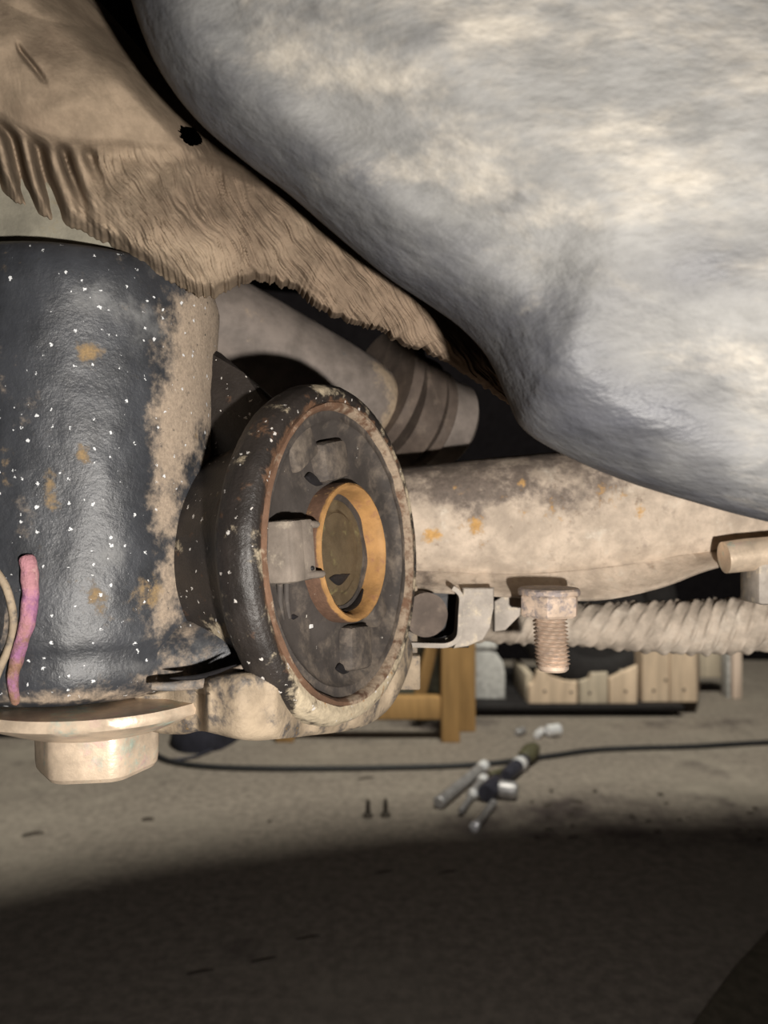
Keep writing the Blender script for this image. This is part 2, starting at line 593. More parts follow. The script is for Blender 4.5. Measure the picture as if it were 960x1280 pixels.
for i in range(NV + 1):
    v = i / NV
    row = []
    for j in range(NU + 1):
        u = (j / NU) ** 1.3
        lx, ly = interp(low, u)
        ux, uy = interp(upp, u)
        rag = 5 * nz(u * 64, 0, 0) + 4 * nz(u * 190, 4, 0) + 4 * max(0, nz(u * 20, 9, 0))
        lyr = ly + rag * (1 - v)
        px = lx + (ux - lx) * v
        py = lyr + (uy - lyr) * v
        rnd = 1 - math.sqrt(max(0, 1 - (2 * v - 1) ** 2))
        k = sstep(0, 0.06, v)
        d = 0.250 + 0.042 * u + 0.012 * rnd + 0.018 * sstep(0.75, 1.0, v) + 0.008 * sstep(0.08, 0.0, v) - mud_disp(px, py, u, v) * (0.35 + 0.65 * k)
        row.append(P(px, py, d))
    rows.append(row)
back = [[p * ((p.y + 0.016) / p.y) + Vector((0.0015, 0, 0.0025)) for p in r[::4]] for r in rows[::10]]
b = MB()
b.grid(rows)
b.grid(back)
nf = len(rows) * len(rows[0])
nc, nb = NU + 1, len(back[0])
fs = []
for rr, br in ((0, 0), (NV, len(back) - 1)):
    for k in range(nb - 1):
        fs.append([rr * nc + k * 4 + m_ for m_ in range(5)] + [nf + br * nb + k + 1, nf + br * nb + k])
for cc, bc in ((0, 0), (NU, nb - 1)):
    for k in range(len(back) - 1):
        fs.append([(k * 10 + m_) * nc + cc for m_ in range(11)] + [nf + (k + 1) * nb + bc, nf + k * nb + bc])
b.f += fs


def in_hole(f):
    c = sum((b.v[i_] for i_ in f), Vector()) / len(f)
    px, py = pix(c)
    return ((px - 238) / 14) ** 2 + ((py - 170 - 0.35 * (px - 238)) / 12) ** 2 < 1 + 0.5 * nz(px * 0.2, py * 0.2, 0) + (0.8 if len(f) == 4 and max((b.v[f[0]] - b.v[f[2]]).length, 0) > 0.002 else 0)


b.f = [f for f in b.f if not in_hole(f)]
b.m = [0] * len(b.f)


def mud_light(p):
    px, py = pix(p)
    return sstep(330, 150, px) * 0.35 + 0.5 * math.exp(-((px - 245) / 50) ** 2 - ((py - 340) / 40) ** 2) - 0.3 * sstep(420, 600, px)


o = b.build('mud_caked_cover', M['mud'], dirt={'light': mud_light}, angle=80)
tag(o, 'brown mud-caked ridged rubber cover slanting down to a ragged lower edge', 'car part')

# ------------------------------------------------------------------ pale rail end above the column
b = MB()
pts = [P(-80, 205, 0.276), P(40, 215, 0.276), P(150, 262, 0.276), P(215, 310, 0.276), P(-80, 310, 0.276)]
b.prism(pts, (0, 0.05, 0), bev=0.003)
o = b.build('frame_rail', M['pale'])
tag(o, 'pale yellowish grey rail end between the mud-caked cover and the black column', 'car part')

# ------------------------------------------------------------------ control arm: column + bushing housing
C = Vector((-0.0129, 0.300, -0.015))
th = math.radians(63.5)
n0 = Vector((math.sin(th), -math.cos(th), 0))
t0 = Vector((math.cos(th), math.sin(th), 0))
tilt = Matrix.Rotation(math.radians(-4), 3, 'Y')
NV_ = (tilt @ n0).normalized()
TV = (tilt @ t0).normalized()
UV_ = NV_.cross(TV)
if UV_.z < 0: UV_ = -UV_


def B(s, z, h):
    """a point in the bushing's own frame: s sideways, z up, h out of the face"""
    return C + TV * s + UV_ * z + NV_ * h


ax = Vector((-0.119, 0.310, 0))
arm = thing('control_arm', (ax.x, ax.y, -0.075), 'black painted control arm, thick speckled column at left with a round bushing eye', 'car part')
prof = []
R = 0.0532
for z, r in ((0.0900, 0.030), (0.0895, 0.042), (0.0885, 0.0485), (0.0865, 0.0510), (0.082, 0.0525)):
    prof.append((r, z))
for k in range(1, 40):
    z = 0.082 - k * 0.0032
    r = R - 0.0012 * math.sin(clamp((z + 0.045) / 0.12) * math.pi)
    prof.append((r, z))
prof += [(0.0525, -0.0455), (0.0515, -0.049), (0.0520, -0.0525), (0.0518, -0.057), (0.0500, -0.0615), (0.046, -0.0645)]


def col_wob(r, h, a, k):
    d = 0.0010 * nz(math.cos(a) * 2, math.sin(a) * 2, h * 30) + 0.00035 * nz(math.cos(a) * 9, math.sin(a) * 9, h * 160)
    return r + d, h


b = MB()
b.lathe(prof, (ax.x, ax.y, 0), (0, 0, 1), seg=160, wob=col_wob)
tan_blobs = [(215, 540, 26, 55, .55), (205, 640, 24, 60, .5), (235, 470, 26, 60, .42), (262, 420, 14, 60, .5), (212, 730, 22, 50, .42), (190, 780, 25, 30, .3),
             (95, 440, 30, 30, -.4), (110, 660, 60, 90, -.35), (155, 450, 22, 40, -.4), (160, 560, 22, 50, -.25), (175, 690, 40, 40, -.2), (60, 350, 60, 60, -.3),
             (120, 815, 70, 20, -.4), (265, 560, 12, 120, .25), (250, 380, 20, 15, .5), (225, 845, 40, 12, .45), (100, 872, 140, 9, .45), (4, 790, 10, 60, .25), (245, 420, 30, 50, .2), (225, 395, 60, 40, .14), (235, 500, 40, 60, .2), (30, 640, 20, 30, .12), (150, 850, 90, 12, .14)]
rust_blobs = [(112, 440, 22, 18, .6), (104, 567, 11, 14, .55), (65, 610, 13, 30, .45), (62, 632, 6, 8, .4), (185, 745, 22, 28, .5), (122, 745, 14, 20, .5), (135, 770, 12, 14, .32),
              (132, 652, 9, 7, .3), (92, 722, 7, 10, .34), (5, 330, 6, 24, .4), (4, 580, 8, 30, .4), (50, 690, 12, 10, .3), (245, 545, 10, 8, .35), (85, 830, 18, 8, .28)]
grey_blobs = [(125, 370, 45, 40, .5), (190, 410, 35, 45, .4), (140, 690, 30, 35, .45), (200, 330, 40, 25, .3), (170, 840, 80, 14, .35), (28, 530, 14, 40, .35), (115, 520, 8, 8, .5), (150, 800, 60, 10, .2)]


def blobs(bl):
    def fn(p):
        px, py = pix(p)
        if p.y > 0.335:
            return 0.0
        return sum(w_ * math.exp(-((px - x) / sx) ** 2 - ((py - y) / sy) ** 2) for x, y, sx, sy, w_ in bl)
    return fn


b.build('arm_column', M['arm'], arm, dirt={'tan': blobs(tan_blobs), 'rust': blobs(rust_blobs), 'grey': blobs(grey_blobs)})

# foot web tying the column to the housing
b = MB()
fw = [P(140, 812, 0.294), P(200, 822, 0.293), P(260, 820, 0.293), P(310, 810, 0.295), P(350, 798, 0.300)]
b.tube([Vector(interp(fw, k / 30)) for k in range(31)], 0.0150, seg=40, wob=lambda r, i, a: r * (1 + 0.05 * nz(i * 0.2, math.cos(a), math.sin(a))))
b.build('foot_web', M['arm'], arm, dirt={'tan': lambda p: 0.06 + 0.20 * math.exp(-((pix(p)[0] - 225) / 30) ** 2), 'grey': lambda p: 0.2})

# weld lip at the foot of the column
b = MB()
path = [P(190, 858, 0.2655), P(215, 858, 0.2665), P(240, 855, 0.2665), P(262, 851, 0.2655), P(282, 845, 0.2640), P(298, 838, 0.2625), P(308, 832, 0.262)]
b.tube([Vector(interp(path, k / 30)) for k in range(31)], [0.0012 + 0.0008 * math.sin(k / 30 * math.pi) for k in range(31)], seg=12)
b.build('weld_lip', M['arm'], arm, dirt={'tan': lambda p: 0.30 + 0.2 * nz(p.x, p.y, p.z, 90), 'grey': lambda p: 0.4})
b = MB()
rows = []
for k in range(21):
    f = k / 20
    c = Vector(interp([P(212, 848, 0.264), P(250, 846, 0.2635), P(296, 831, 0.2595)], f))
    wv = 0.0010 * math.sin(f * math.pi) * 0.8 + 0.0001
    rows.append([c + Vector((0, -wv * 0.6 * math.cos(a), wv * math.sin(a))) for a in [q * math.pi / 6 for q in range(12)]])
b.grid(rows, close_u=True, cap0=True, cap1=True)
b.build('seam_gap', M['black'], arm)['label'] = 'dark open seam above the foot of the column'

# bushing housing
prof = [(0.0553, -0.010), (0.0556, -0.002), (0.0564, 0.0), (0.0590, 0.0006), (0.0616, -0.0006), (0.0632, -0.0034), (0.0637, -0.0085), (0.0624, -0.0125), (0.0585, -0.0165),
        (0.0545, -0.0195), (0.0510, -0.022), (0.0485, -0.026), (0.0465, -0.032), (0.0430, -0.045), (0.041, -0.062), (0.038, -0.064), (0.020, -0.064), (0.020, -0.012)]


def hs_wob(r, h, a, k):
    d = 0.0
    if r > 0.05:
        d = 0.0006 * nz(math.cos(a) * 4, math.sin(a) * 4, h * 60) + 0.0003 * nz(math.cos(a) * 20, math.sin(a) * 20, h * 300)
    return r + d, h


prof2 = []
for k in range(len(prof) - 1):
    for q in range(3):
        f = q / 3
        prof2.append((prof[k][0] * (1 - f) + prof[k + 1][0] * f, prof[k][1] * (1 - f) + prof[k + 1][1] * f))
prof2.append(prof[-1])
b = MB()
b.lathe(prof2, C, NV_, seg=160, up=UV_, wob=hs_wob, closed=True)


def hs_tan(p):
    px, py = pix(p)
    q = p - C
    h = q.dot(NV_)
    r = 0.0
    if h > -0.012:
        r += 0.16 * sstep(430, 505, px) * sstep(430, 560, py) + 0.42 * sstep(790, 880, py) * sstep(330, 400, px)
    r += 0.25 * math.exp(-((px - 400) / 20) ** 2 - ((py - 485) / 14) ** 2)
    r += 0.30 * math.exp(-((px - 275) / 14) ** 2 - ((py - 800) / 30) ** 2)
    return r


def hs_rust(p):
    px, py = pix(p)
    q = p - C
    rr = math.hypot(q.dot(TV), q.dot(UV_))
    return (0.32 * sstep(0.060, 0.0560, rr) if q.dot(NV_) > -0.004 else 0.0) + 0.12 * math.exp(-((px - 335) / 30) ** 2 - ((py - 560) / 70) ** 2)


b.build('bushing_housing', M['housing'], arm, dirt={'tan': hs_tan, 'rust': hs_rust})

# web between column and housing (dark speckled)
b = MB()
b.prism([P(225, 412, 0.318), P(272, 438, 0.314), P(305, 466, 0.307), P(345, 500, 0.300), P(345, 580, 0.296), P(225, 580, 0.314)], (0, 0.03, 0), bev=0.004)
b.build('gusset', M['housing'], arm)

# muddy flange under the housing
b = MB()
pts = [(150, 880), (170, 906), (195, 915), (232, 918), (262, 914), (292, 921), (340, 925), (392, 920), (440, 912), (478, 895), (503, 862), (518, 815), (500, 800), (470, 860), (420, 880), (360, 868), (300, 850), (240, 855)]
fl_out = [(150, 880), (170, 906), (197, 916), (228, 918), (250, 914), (268, 917), (292, 923), (318, 926), (345, 924), (392, 919), (440, 912), (474, 897), (498, 868), (516, 815), (500, 790), (462, 830), (420, 856), (360, 850), (310, 840), (262, 846), (205, 860)]
fd = [(150, .288), (200, .285), (245, .279), (262, .262), (300, .2565), (340, .262), (390, .288), (440, .312), (490, .336), (530, .360)]


def fdep(px):
    for (a_, da), (c_, dc) in zip(fd, fd[1:]):
        if px <= c_:
            return da + (dc - da) * sstep(a_, c_, px) if px > a_ else da
    return fd[-1][1]


rows = []
NF = 200
for side in (-1, 1):
    for q in range(15):
        v = q / 14
        if side < 0: v = 1 - v
        if side > 0 and q == 0: continue
        v = v * 0.9995
        row = []
        for k in range(NF):
            x, y = interp(fl_out + [fl_out[0]], k / NF)
            cy = 868 + 0.0 * x
            px = x + (335 - x) * 0.15 * v
            py = y + (cy - y) * v
            bul = math.sqrt(max(0, 1 - (1 - min(v / 0.6, 1)) ** 2))
            d = fdep(px) + (-0.0050 * bul if side > 0 else 0.012 * bul) - 0.0006 * nz(px * 0.05, py * 0.05, side) - 0.0012 * math.exp(-((px - 300) / 40) ** 2 - ((py - 880) / 20) ** 2)
            row.append(P(px, py, d))
        rows.append(row)
b.grid(rows, close_u=True)
b.build('lower_flange', M['flange'], arm)['label'] = 'muddy tan flange along the foot of the bushing eye'

# paint mark and collar at the left edge
b = MB()
pp = [(34, 693, 0.2568), (37, 715, 0.2562), (38, 745, 0.2560), (35, 775, 0.2560), (28, 800, 0.2562), (21, 825, 0.2566), (16, 850, 0.2570), (20, 882, 0.2585)]
cs = [P(*interp(pp, k / 60)) for k in range(61)]
rs = [(0.0029 - 0.0012 * k / 60) * math.sqrt(max(0.01, 1 - abs(2 * k / 60 - 1) ** 14)) for k in range(61)]
b.tube(cs, rs, seg=16, wob=lambda r, i, a: r * (1 + 0.2 * nz(i * 0.2, math.cos(a), math.sin(a))))
b.build('paint_mark', M['pink'], arm, dirt={'low': lambda p: sstep(740, 860, pix(p)[1])})['label'] = 'wavy pink and purple painted bead'
b = MB()
pp = [(-4, 715, 0.2568), (8, 735, 0.2568), (16, 765, 0.2568), (16, 790, 0.2568), (10, 812, 0.2568), (2, 830, 0.2568), (-6, 850, 0.2568), (-14, 880, 0.2568)]
b.tube([P(*interp(pp, k / 30)) for k in range(31)], 0.0013, seg=10)
b.build('hole_rim', M['flange'], arm)['label'] = 'tan rim of the hole at the left edge'
b = MB()
b.lathe([(0.0001, 0.001), (0.5, 0.0008), (1.0, 0.0)], (0, 0, 0), (0, -1, 0), seg=32)
cx = P(-14, 775, 0.2575)
for v in b.v:
    v.x, v.y, v.z = cx.x + v.x * 0.0065, cx.y + v.y, cx.z + v.z * 0.0145
b.build('side_hole', M['black'], arm)['label'] = 'dark hole at the left edge of the column'

# ------------------------------------------------------------------ flange bolt under the column
bc = Vector((-0.1055, 0.295, 0))
bolt = thing('flange_bolt', (bc.x, bc.y, -0.0944), 'yellow zinc plated flange bolt head screwed up under the black column', 'bolt')
b = MB()
b.lathe([(0.020, -0.0655), (0.0455, -0.0655), (0.0465, -0.0675), (0.0458, -0.0692), (0.038, -0.0730), (0.029, -0.0768), (0.0255, -0.0778), (0.018, -0.0775)], bc, (0, 0, 1), seg=96,
        wob=lambda r, h, a, k: (r * (1 + 0.012 * nz(math.cos(a) * 2, math.sin(a) * 2, k)), h))
b.build('bolt_flange', M['zinc'], bolt)
b = MB()
rot = math.radians(8)
rows = []
for hz, rr in ((-0.0735, 0.0222), (-0.0770, 0.0222), (-0.0895, 0.0220), (-0.0924, 0.0216), (-0.0939, 0.0205), (-0.0944, 0.0180)):
    row = []
    for j in range(72):
        a = rot + 2 * math.pi * j / 72
        sect = ((a - rot) % (math.pi / 3)) - math.pi / 6
        hexr = min(rr * 0.905 / math.cos(sect), rr * 0.985)
        row.append(Vector((bc.x + math.cos(a) * hexr, bc.y + math.sin(a) * hexr, hz)))
    rows.append(row)
b.grid(rows, close_u=True, cap0=True, cap1=True)
b.build('hex_head', M['zinc'], bolt, angle=20)

# ------------------------------------------------------------------ rubber bushing in the housing eye
bush = thing('rubber_bushing', C - Vector((0, 0, 0.054)), 'round dusty rubber bushing with orange rusty centre sleeve, pressed into the black eye', 'bushing')
b = MB()
b.lathe([(0.0530, -0.0085), (0.0532, -0.0020), (0.0538, 0.0000), (0.0548, 0.0010), (0.0560, 0.0008), (0.0565, -0.001)], C, NV_, seg=128, up=UV_,
        wob=lambda r, h, a, k: (r + 0.0003 * nz(math.cos(a) * 8, math.sin(a) * 8, k), h + 0.0003 * nz(math.cos(a) * 12, math.sin(a) * 12, k + 7)), closed=True)
b.build('outer_rim', M['rust_ring'], bush, dirt={'tan': lambda p: 0.35 * sstep(400, 480, pix(p)[0])})['label'] = 'thin rusty outer rim'
b = MB()
prof = []
for k in range(25):
    f = k / 24
    r = 0.0540 - (0.0540 - 0.020) * f
    h = -0.0018 - 0.0042 * math.sin(min(f * 1.25, 1) * math.pi * 0.78) ** 0.8 + (0.0015 * math.exp(-((f - 0.12) / 0.04) ** 2))
    prof.append((r, h))
prof = [(0.0540, -0.011)] + prof + [(0.020, -0.011)]


def rub_wob(r, h, a, k):
    return r, h + 0.0006 * nz(math.cos(a) * r * 90, math.sin(a) * r * 90, 0)


b.lathe(prof, C, NV_, seg=128, up=UV_, wob=rub_wob)
b.build('rubber_disc', M['rubber'], bush, dirt={'tan': lambda p: 0.25 * sstep(420, 500, pix(p)[0]) + 0.2 * sstep(800, 850, pix(p)[1])})

sl = MB()
sl.lathe([(0.0262, -0.011), (0.0263, 0.0005), (0.0258, 0.0022), (0.0248, 0.0028), (0.0238, 0.0022), (0.0230, 0.0005), (0.0222, -0.0065), (0.0215, -0.011)], C, NV_, seg=96, up=UV_,
         wob=lambda r, h, a, k: (r + 0.00025 * nz(math.cos(a) * 6, math.sin(a) * 6, k), h), closed=True)
slo = sl.build('centre_sleeve', M['sleeve'], bush, dirt={'outer': lambda p: 1.0 if math.hypot((p - C).dot(TV), (p - C).dot(UV_)) > 0.0256 and (p - C).dot(NV_) < 0.0021 else 0.0})
slo['label'] = 'orange rusty steel sleeve'
b = MB()
b.lathe([(0.0230, -0.012), (0.0230, -0.0056), (0.0215, -0.0052), (0.0175, -0.0054), (0.0165, -0.0058), (0.0155, -0.0054), (0.0150, -0.0048), (0.008, -0.0044), (0.0005, -0.0043)], C, NV_, seg=80, up=UV_,
        wob=lambda r, h, a, k: (r, h + 0.0005 * nz(math.cos(a) * r * 200, math.sin(a) * r * 200, 0)))
b.build('sleeve_core', M['core'], slo)['label'] = 'olive brown core plate inside the sleeve'
# gash in the core, and a shadow crescent painted along the bottom of the sleeve
b = MB()
rows = []
for k in range(17):
    f = k / 16
    c = B(-0.0085 + 0.015 * f, -0.0088 - 0.0012 * math.sin(f * math.pi), -0.0045)
    wv = 0.0026 * math.sin(f * math.pi) * (1 - 0.35 * f) + 0.0001
    rows.append([c + UV_ * wv * math.sin(a) + NV_ * 0.0005 * math.cos(a) for a in [q * math.pi / 6 for q in range(12)]])
b.grid(rows, close_u=True, cap0=True, cap1=True)
b.build('core_gash', M['black'], slo)['label'] = 'black crescent gash in the core'
b = MB()
rows = []
for k in range(21):
    f = k / 20
    a0 = math.radians(-112 + 66 * f)
    wv = 0.0021 * math.sin(f * math.pi) + 0.0001
    rr = 0.0219
    c = B(math.cos(a0) * rr, math.sin(a0) * rr, -0.0035)
    rad_ = (TV * math.cos(a0) + UV_ * math.sin(a0))
    rows.append([c + NV_ * wv * math.sin(a) + rad_ * -0.0004 * math.cos(a) for a in [q * math.pi / 6 for q in range(12)]])
b.grid(rows, close_u=True, cap0=True, cap1=True)
b.build('sleeve_shadow', M['black'], slo)['label'] = 'black crescent painted as shadow at the bottom of the sleeve'

# bump block at the left with its tabs
axs = (TV, UV_, NV_)
b = MB()
b.box(B(-0.0395, 0.0035, -0.002), (0.0085, 0.0103, 0.0065), axs, bev=0.0016)
b.box(B(-0.0435, 0.0035, 0.0005), (0.0036, 0.0101, 0.0052), axs, bev=0.0012)
blk = b.build('bump_block', M['rubber_light'], bush)
for zz, hh in ((0.0118, 0.0020), (-0.0052, 0.0028)):
    b = MB()
    b.tube([B(-0.040, zz + 0.0005, hh), B(-0.033, zz, hh + 0.0012), B(-0.0285, zz - 0.0003, hh + 0.0018), B(-0.0275, zz - 0.0003, hh + 0.0018)], [0.0013, 0.0014, 0.0013, 0.0008], seg=12)
    b.build('tab', M['rubber_light'], blk)
b = MB()
b.lathe([(0.0001, 0.0009), (0.0006, 0.0008), (0.0009, 0.0)], B(-0.0345, -0.0030, 0.0044), NV_, seg=14)
b.build('pin_hole', M['black'], blk)
# hook slot under the block
b = MB()
rows = []
for k in range(13):
    f = k / 12
    c = B(-0.046 + 0.016 * f, -0.0200 + 0.0010 * math.sin(f * 3), -0.0062 - 0.001 * math.sin(f * math.pi))
    wv = 0.0022 * math.sin(f * math.pi) ** 0.6 + 0.0001
    rows.append([c + UV_ * wv * math.sin(a) + NV_ * 0.0012 * math.cos(a) for a in [q * math.pi / 6 for q in range(12)]])
b.grid(rows, close_u=True, cap0=True, cap1=True)
hk = b.build('hook_slot', M['black'], bush)
hk['label'] = 'black hook below the block'
for s0 in (-0.0415, -0.0375):
    b = MB()
    b.tube([B(s0, -0.007, -0.004), B(s0 + 0.0015, -0.013, -0.0055), B(s0 + 0.003, -0.0195, -0.0062)], 0.0011, seg=10)
    b.build('prong', M['rubber'], hk)


def lobe(s, z, ws, wz, hh, ang, name='rubber_lobe'):
    bb = MB()
    ca, sa = math.cos(ang), math.sin(ang)
    A1 = TV * ca + UV_ * sa
    A2 = -TV * sa + UV_ * ca
    bb.box(B(s, z, -0.007 + hh * 0.5), (ws, wz, hh), (A1, A2, NV_), bev=min(ws, wz, hh) * 0.55)
    return bb.build(name, M['rubber'], bush, dirt={'tan': lambda p: 0.30})


lobe(-0.004, 0.0345, 0.0090, 0.0075, 0.0050, 0.15)
lobe(-0.022, 0.0390, 0.0085, 0.0065, 0.0030, 0.5)
lobe(0.006, -0.0370, 0.0085, 0.0085, 0.0046, -0.1)
lobe(0.024, -0.0245, 0.0060, 0.0060, 0.0040, 0.6)
for s_, z_, w_, h_ in ((-0.0140, 0.0270, 0.0050, 0.0022), (-0.0030, -0.0440, 0.0042, 0.0020)):  # flat black lenses drawn as the shadows under the lobes
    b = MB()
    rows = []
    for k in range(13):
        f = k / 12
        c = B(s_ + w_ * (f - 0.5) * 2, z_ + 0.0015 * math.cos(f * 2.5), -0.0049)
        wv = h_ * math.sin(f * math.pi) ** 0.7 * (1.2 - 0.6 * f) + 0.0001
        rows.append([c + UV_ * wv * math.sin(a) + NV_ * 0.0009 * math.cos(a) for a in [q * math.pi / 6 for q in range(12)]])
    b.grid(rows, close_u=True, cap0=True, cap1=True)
    b.build('lobe_shadow', M['black'], bush)
b = MB()
b.box(B(-0.021, -0.0245, -0.0065), (0.0012, 0.0008, 0.0008), axs, bev=0.0003)
b.build('grit', M['greyp'], bush)

# ------------------------------------------------------------------ grey link rod behind the housing
A0 = P(190, 362, 0.405)
A1 = P(458, 505, 0.455)
dr = (A1 - A0).normalized()
rod = thing('link_rod', P(500, 540, 0.42), 'dusty grey link rod with brown washers behind the bushing eye', 'car part')
b = MB()
prof = [(0.0225, -0.02), (0.0225, 0.03), (0.0222, 0.06), (0.0218, 0.09)]
ll = (A1 - A0).length
prof = [(0.0275, -0.03), (0.0272, 0.2 * ll), (0.0266, 0.5 * ll), (0.0258, 0.8 * ll), (0.0250, 0.93 * ll), (0.0228, 1.02 * ll), (0.0182, 1.08 * ll), (0.0105, 1.11 * ll), (0.002, 1.12 * ll)]
b.lathe(prof, A0, dr, seg=64, wob=lambda r, h, a, k: (r * (1 + 0.01 * nz(math.cos(a) * 2, math.sin(a) * 2, k)), h))
b.build('rod_tube', M['rod'], rod, dirt={'tan': lambda p: 0.55 * sstep(440, 500, pix(p)[0])})
dw = Vector((dr.x * 0.9 + 0.35, dr.y + 0.3, dr.z + 0.05)).normalized()
W0 = P(478, 494, 0.468)
for r_, h0, h1, m_, off in ((0.0385, -0.004, 0.003, 'washer', (0, 0, 0.002)), (0.0340, 0.008, 0.022, 'washer', (0.0, 0, -0.004)), (0.0310, 0.0235, 0.030, 'washer', (0.002, 0, -0.005))):
    b = MB()
    b.lathe([(0.004, h0), (r_ - 0.0012, h0), (r_, h0 + 0.0012), (r_, h1 - 0.001), (r_ - 0.001, h1), (0.004, h1)], W0 + Vector(off), dw, seg=64, wob=lambda r, h, a, k: (r * (1 + 0.008 * nz(math.cos(a) * 3, math.sin(a) * 3, k)), h))
    b.build('washer', M[m_], rod)
b = MB()
b.lathe([(0.015, 0.029), (0.0265, 0.030), (0.0270, 0.048), (0.023, 0.052), (0.01, 0.053)], W0 + Vector((0.002, 0, -0.003)), dw, seg=48)
b.build('rear_sleeve', M['rod'], rod)

# ------------------------------------------------------------------ crossmember
cross = thing('crossmember', P(740, 750, 0.40), 'mud-streaked tan crossmember with rust spots running right from the bushing eye', 'car part')


def ct(px):   # top edge
    return interp([(588,), (577,), (565,), (556,), (552,), (556,), (570,)], (px - 420) / 720)[0]


def cb(px):   # bottom edge of the beam face
    return interp([(730,), (735,), (738,), (728,), (708,), (692,), (680,)], (px - 420) / 720)[0]


b = MB()
rows = []
for k in range(161):
    px = 420 + 720 * k / 160
    D = 0.385
    zt = (640 - ct(px)) / F * D
    zb = (640 - cb(px)) / F * D
    hh = (zt - zb) / 2
    zc = (zt + zb) / 2
    x = (px - 480) / F * D
    row = []
    for j in range(64):
        a = 2 * math.pi * j / 64
        ca, sa = math.cos(a), math.sin(a)
        e = 0.72
        yy = -math.copysign(abs(ca) ** e, ca) * 0.034
        zz = math.copysign(abs(sa) ** (e + 0.1), sa) * hh
        bump = 0.0009 * nz(x, yy, zz, 60) + 0.0005 * nz(x, yy, zz, 200)
        row.append(Vector((x, D + 0.026 + yy - bump, zc + zz)))
    rows.append(row)
b.grid(rows, close_u=True, cap0=True, cap1=True)


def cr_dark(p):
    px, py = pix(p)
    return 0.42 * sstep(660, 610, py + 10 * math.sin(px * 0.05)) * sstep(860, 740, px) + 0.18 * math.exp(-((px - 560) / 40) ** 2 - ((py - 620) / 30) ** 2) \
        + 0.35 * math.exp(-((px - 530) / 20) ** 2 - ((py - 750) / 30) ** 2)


def cr_rust(p):
    px, py = pix(p)
    return sum(w_ * math.exp(-((px - x) / sx) ** 2 - ((py - y) / sy) ** 2) for x, y, sx, sy, w_ in
               [(540, 672, 16, 10, .55), (765, 625, 50, 18, .42), (800, 640, 10, 14, .4), (610, 655, 60, 14, .3), (690, 645, 50, 14, .25), (570, 700, 12, 10, .2), (900, 640, 15, 20, .35), (640, 690, 120, 20, .10), (600, 620, 90, 14, .16), (720, 605, 80, 16, .16), (590, 715, 50, 12, .14)])


b.build('beam', M['cross'], cross, dirt={'dark': cr_dark, 'rust': cr_rust})
# lower flange: a plate whose lit edge dips to the bolt and climbs to the right
fe = [(500, 738), (560, 741), (620, 745), (690, 749), (740, 750), (790, 742), (830, 731), (868, 716), (905, 706), (960, 700), (1060, 692)]
b = MB()
rows = []
for k in range(121):
    f = k / 120
    px, py = interp(fe, f)
    row = []
    ptop = cb(px) - 22
    for q, (yy, dy) in enumerate(((0.0, 0), (0.0006, 1.0), (0.0, 0))):
        pass
    z_edge = (640 - py) / F * 0.372
    z_top = (640 - ptop) / F * 0.392
    x = (px - 480) / F * 0.378
    prof_ = [(0.384, z_top), (0.379, z_top * 0.45 + z_edge * 0.55), (0.372, z_edge + 0.0022), (0.3705, z_edge + 0.0008), (0.372, z_edge - 0.0004), (0.376, z_edge - 0.0002), (0.395, z_edge + 0.003), (0.425, z_edge + 0.004), (0.425, z_top), ]
    rows.append([Vector((x, yv + 0.0006 * nz(x, yv, zv, 80), zv)) for yv, zv in prof_])
b.grid(rows, close_u=True, cap0=True, cap1=True)
b.build('beam_flange', M['cross'], cross, dirt={'dark': lambda p: 0.3 * math.exp(-((pix(p)[0] - 530) / 30) ** 2)})
# lugs at the right end
b = MB()
b.tube([P(905, 697, 0.362), P(930, 694, 0.362), P(1050, 684, 0.362)], [0.0072, 0.0075, 0.0075], seg=28)
b.build('stud', M['zinc'], cross)['label'] = 'pale plated stud at the right end'
b = MB()
b.box(P(975, 722, 0.366), (0.0145, 0.010, 0.0115), None, bev=0.002)
b.build('end_lug', M['bracket'], cross)['label'] = 'greyish square lug at the right end'
# tan tab behind the eye
b = MB()
b.box(P(508, 838, 0.365), (0.0062, 0.006, 0.0078), None, bev=0.001)
b.box(P(508, 790, 0.372), (0.005, 0.006, 0.022), None, bev=0.001)
b.build('tab', M['flange'], cross)

# ------------------------------------------------------------------ U bracket under the crossmember
brk = thing('pipe_bracket', P(575, 812, 0.37), 'bent grey U-shaped strap bracket between bushing eye and threaded bolt', 'bracket')


def strip(path, width, thick, m, name, parent, yo=0.0):
    """a bent strap: path in the picture plane at real depth, extruded along depth"""
    n = len(path)
    ps = [Vector(p) for p in path]
    rows = []
    for i, p in enumerate(ps):
        d = (ps[min(i + 1, n - 1)] - ps[max(i - 1, 0)])
        d.y = 0
        d.normalize()
        nn = Vector((-d.z, 0, d.x))
        rows.append([p + nn * thick / 2, p + nn * thick / 2 + Vector((0, width, yo)), p - nn * thick / 2 + Vector((0, width, yo)), p - nn * thick / 2])
    bb = MB()
    bb.grid(rows, close_u=True, cap0=True, cap1=True)
    return bb.build(name, m, parent, angle=50)


